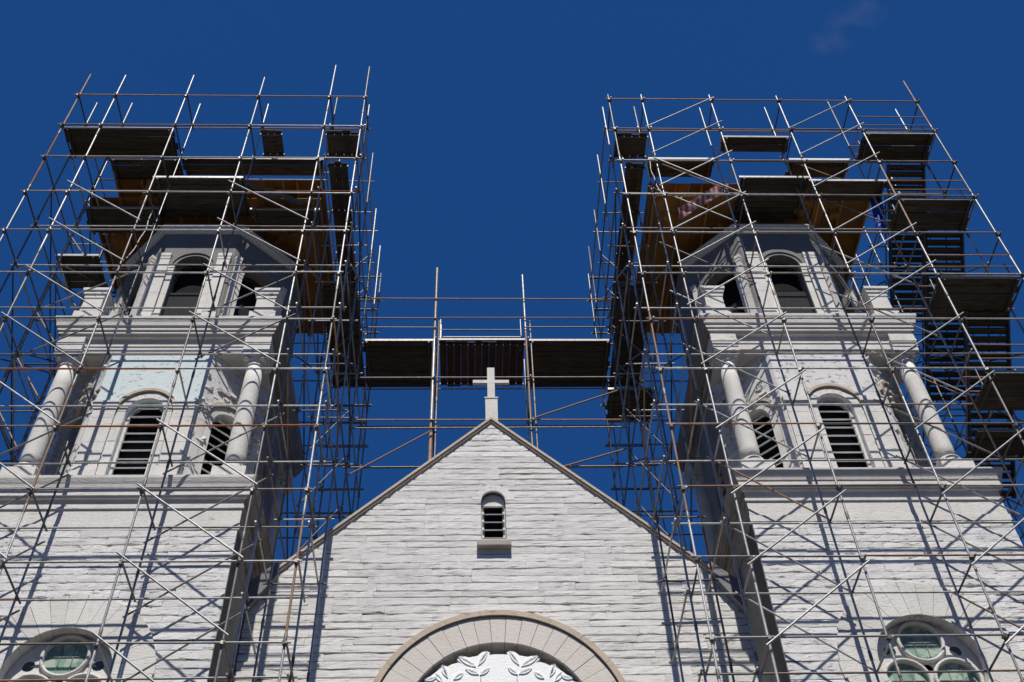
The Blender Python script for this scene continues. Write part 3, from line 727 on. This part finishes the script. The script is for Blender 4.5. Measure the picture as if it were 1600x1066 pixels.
deck('small black deck on the outer side of the left scaffold beside the lantern', -12.3, -11.1, 20.2, 21.4, 28.9)
deck('two-plank deck with bent brown boards at the top middle of the right scaffold', 8.0, 10.18, 18.22, 18.72, k1+.02, rim='dull')
deck('white-edged deck at the top of the right scaffold, nearer the gable', 5.75, 7.85, 19.1, 19.75, k1+.12, rim='white')
deck('white-edged deck at the top of the right scaffold, beside the outer deck', 10.35, 12.3, 19.1, 19.75, k1+.12, rim='white')
deck('lengthwise plank walk at the inner top corner of the right scaffold', 4.60, 5.58, 18.06, 19.02, k1, 'y')
deck('long plank walkway down the inner side of the right scaffold near its top', 5.0, 5.6, 19.2, 26.3, k1, 'y')
deck('plank walkway on the inner side of the right scaffold, level with the bridge', 4.60, 5.60, 21.2, 25.5, k3, 'y')
deck('wide grey deck in the middle bay of the right scaffold, above the lantern arch', 8.35, 10.5, 18.72, 20.25, 31.08)
deck('grey deck right of the middle bay of the right scaffold, near a blue tarpaulin', 10.44, 12.85, 18.6, 19.3, 30.72)
deck('topmost of the four decks up the outer side of the right scaffold', 12.52, 14.76, 18.04, 19.1, k1)
deck('second from top of the four decks up the outer side of the right scaffold', 12.52, 14.76, 18.04, 19.1, k3)
deck('third from top of the four decks up the outer side of the right scaffold', 12.52, 14.76, 18.04, 19.5, 25.1)
deck('lowest of the four decks up the outer side of the right scaffold', 12.52, 14.76, 18.04, 19.3, 21.34)
deck('grey deck set back beside the right tower column, under the lowest outer deck', 12.6, 14.2, 19.6, 20.6, 20.9)
deck('dark deck hanging one level below the bridge at its right end', 4.3, 5.75, 23.9, 25.2, 27.0)
deck('left deck of the scaffold bridge, planks running sideways', -3.44, -1.22, 23.5, 25.5, k3, rim='dull')
deck('middle deck of the scaffold bridge behind the cross, planks running lengthwise', -1.0, 1.72, 23.5, 25.45, k3, 'y', mat='plank_r')
deck('right deck of the scaffold bridge, planks running sideways', 1.86, 4.52, 23.5, 25.5, k3, rim='dull')
box('edge_angle', (.36, 23.45, k3+.01), (2.76, .04, .07), 'dull', BS)
box('edge_angle', (.36, 23.47, k3+.16), (2.5, .03, .03), 'dull', BS)
bx('edge_angle', -.99, -.95, 23.44, 23.47, k3+.1, k3+.75, 'galv', BS)

# ------------------------------------------------------------------ plywood platforms round the lanterns
def ply(label, xs, ys, z, skip=(), mat='ply'):
    Pp = thing('plywood_platform', ((xs[0]+xs[-1])/2, (ys[0]+ys[-1])/2, z), label, 'platform', 'plywood platforms at the tower tops')
    for i in range(len(xs)-1):
        for j in range(len(ys)-1):
            if (i, j) in skip: continue
            a, b, c, e = xs[i], xs[i+1], ys[j], ys[j+1]
            box('sheet', ((a+b)/2, (c+e)/2, z+rnd.uniform(-.01, .01)), (b-a-.015, e-c-.015, .02), mat, Pp, rot=(R(rnd.uniform(-.5, .5)), R(rnd.uniform(-.5, .5)), R(rnd.uniform(-.3, .3))))
    n_ = int((xs[-1]-xs[0])/.8)
    for i in range(n_+1):
        x = xs[0]+.06+(xs[-1]-xs[0]-.12)*i/n_
        box('joist', (x, (ys[0]+ys[-1])/2, z-.085), (.06, ys[-1]-ys[0], .14), 'timber', Pp, rot=(0, 0, R(rnd.uniform(-.4, .4))))
    return Pp
def span(a, b, k): return [a+(b-a)*i/k for i in range(k+1)]
ply('brown plywood platform round the top of the left lantern', span(-11.8, -4.65, 5), span(19.65, 25.2, 4), 31.22)
ply('upper brown plywood platform under the top deck of the left scaffold', span(-11.35, -4.7, 5), span(19.78, 25.0, 3), 32.45)
ply('brown plywood platform round the top of the right lantern', span(5.72, 12.7, 5), span(19.5, 25.2, 4), 31.26)
ply('upper brown plywood platform under the top decks of the right scaffold', span(5.75, 12.6, 5), span(19.78, 25.0, 3), 32.4)
# propping timbers between the platforms
def prop(label, a, b, w=.14):
    a, b = Vector(a), Vector(b); dv = b-a
    o = link(bpy.data.objects.new('timber_prop', shared('box', 'timber')), Matrix.Translation((a+b)/2) @ dv.to_track_quat('Z', 'Y').to_matrix().to_4x4() @ Matrix.Diagonal((w, w*1.6, dv.length, 1)))
    o['label'] = label; o['category'] = 'timber'; o['group'] = 'raw timbers propping the platforms'
prop('upright timber left of the lantern between the platforms, left scaffold', (-10.2, 19.9, 31.0), (-10.2, 19.9, 32.4), .2)
prop('slanting timber left of the lantern between the platforms, left scaffold', (-9.9, 20.0, 31.0), (-9.0, 20.0, 32.3))
prop('slanting timber under the top deck near the gable side, left scaffold', (-5.0, 20.1, 31.0), (-6.6, 20.1, 32.3), .2)
prop('second slanting timber near the gable side, left scaffold', (-5.6, 20.9, 31.0), (-6.3, 20.9, 32.3))
prop('slanting timber right of the middle deck, right scaffold', (10.4, 19.95, 31.0), (11.2, 19.95, 32.3), .2)
prop('upright timber behind the slanting ones, right scaffold', (11.6, 20.1, 31.0), (11.5, 20.1, 32.3), .2)
prop('slanting timber beside the striped cloth, right scaffold', (6.2, 20.2, 31.0), (7.0, 20.2, 32.3), .16)

# ------------------------------------------------------------------ stairs behind the outer decks
def stair(label, z):
    S = thing('scaffold_stair', (14.1, 21, z-3.77), label, 'stairs', 'stair flights on the right scaffold')
    y0, z0, y1, z1 = 19.15, z-.02, 22.75, z-3.65
    for x in (13.55, 14.72):
        a, b = Vector((x, y0, z0)), Vector((x, y1, z1)); dv = b-a
        link(bpy.data.objects.new('stringer', shared('box', 'steel')), Matrix.Translation((a+b)/2) @ dv.to_track_quat('Z', 'Y').to_matrix().to_4x4() @ Matrix.Diagonal((.05, .18, dv.length, 1)), S)
    for i in range(22):
        q = (i+.5)/22; box('tread', (14.135, y0+(y1-y0)*q, z0+(z1-z0)*q+.03+rnd.uniform(-.02, .02)), (1.12, .20, .045), 'plank', S)
for i, z in enumerate((32.63, 28.86, 25.1)):
    stair(('top stair flight behind the topmost outer deck of the right scaffold', 'middle stair flight behind the second outer deck of the right scaffold', 'lowest stair flight behind the third outer deck of the right scaffold')[i], z)

# ------------------------------------------------------------------ cloths
def cloth(name, label, cat, mat, p00, p10, p01, p11, nu=14, nv_=12, amp=.08, sag=.0):
    v, f = [], []
    p00, p10, p01, p11 = map(Vector, (p00, p10, p01, p11)); nrm = (p10-p00).cross(p01-p00).normalized()
    for k in (0, 1):
        for i in range(nu+1):
            for j in range(nv_+1):
                a, b = i/nu, j/nv_; p = (p00*(1-a)+p10*a)*(1-b)+(p01*(1-a)+p11*a)*b
                p = p+nrm*(amp*(math.sin(a*13+b*2.1)+.5*math.sin(a*29-b*5))*(.3+b)+k*.006); p.z -= sag*math.sin(math.pi*a)*b
                v.append(p)
    o_ = (nu+1)*(nv_+1)
    for i in range(nu):
        for j in range(nv_):
            q = (i*(nv_+1)+j, (i+1)*(nv_+1)+j, (i+1)*(nv_+1)+j+1, i*(nv_+1)+j+1)
            f.append(q); f.append(tuple(x+o_ for x in reversed(q)))
    o = mesh(name, v, f, mat, smooth=True); o['label'] = label; o['category'] = cat
cloth('tarpaulin', 'blue tarpaulin hanging in folds from the pipes of the right scaffold', 'tarpaulin', 'tarp', (12.55, 19.2, 31.5), (13.0, 19.25, 31.6), (12.25, 19.25, 29.0), (12.6, 19.3, 28.75), amp=.06)
cloth('striped_cloth', 'pink and white striped cloth slung across the pipes of the right scaffold', 'cloth', 'stripe', (6.36, 19.3, 30.25), (8.1, 19.3, 31.85), (6.48, 19.5, 29.95), (8.25, 19.5, 31.45), amp=.06, sag=-.12)
cloth('striped_cloth', 'red and pale cloth heaped on the deck right of the left lantern', 'cloth', 'stripe', (-6.75, 19.95, 31.15), (-5.9, 19.95, 31.1), (-6.8, 20.05, 30.76), (-5.8, 20.05, 30.76), amp=.05)
cloth('plastic_sheet', 'grey-blue plastic sheet slung between the pipes right of the left lantern', 'sheet', 'sheet', (-6.95, 18.75, 30.85), (-4.95, 19.2, 30.35), (-6.7, 19.6, 31.35), (-4.8, 19.75, 31.0), amp=.05, sag=.1)
# ropes
def rope(label, p, q, sag):
    p, q = Vector(p), Vector(q); v, f = [], []; k, c = 14, 5
    for i in range(k+1):
        t_ = i/k; o = p+(q-p)*t_; o.x += sag*math.sin(math.pi*t_)+.02*math.sin(t_*17)
        for j in range(c): v.append(o+Vector((.014*math.cos(2*math.pi*j/c), .014*math.sin(2*math.pi*j/c), 0)))
    for i in range(k):
        for j in range(c): f.append((i*c+j, i*c+(j+1) % c, (i+1)*c+(j+1) % c, (i+1)*c+j))
    o = mesh('rope', v, f, 'white', smooth=True); o['label'] = label; o['category'] = 'rope'
rope('pale rope dangling beside the left lantern from its deck', (-9.75, 19.6, 30.7), (-10.0, 19.75, 28.2), .12)
rope('pale rope hanging from the inner side of the left scaffold above the bridge', (-3.55, 20.9, 30.6), (-3.5, 20.9, 28.7), .08)
rope('pale rope hanging near the top inner corner of the right scaffold', (5.72, 19.0, 32.6), (5.95, 19.0, 30.2), -.08)
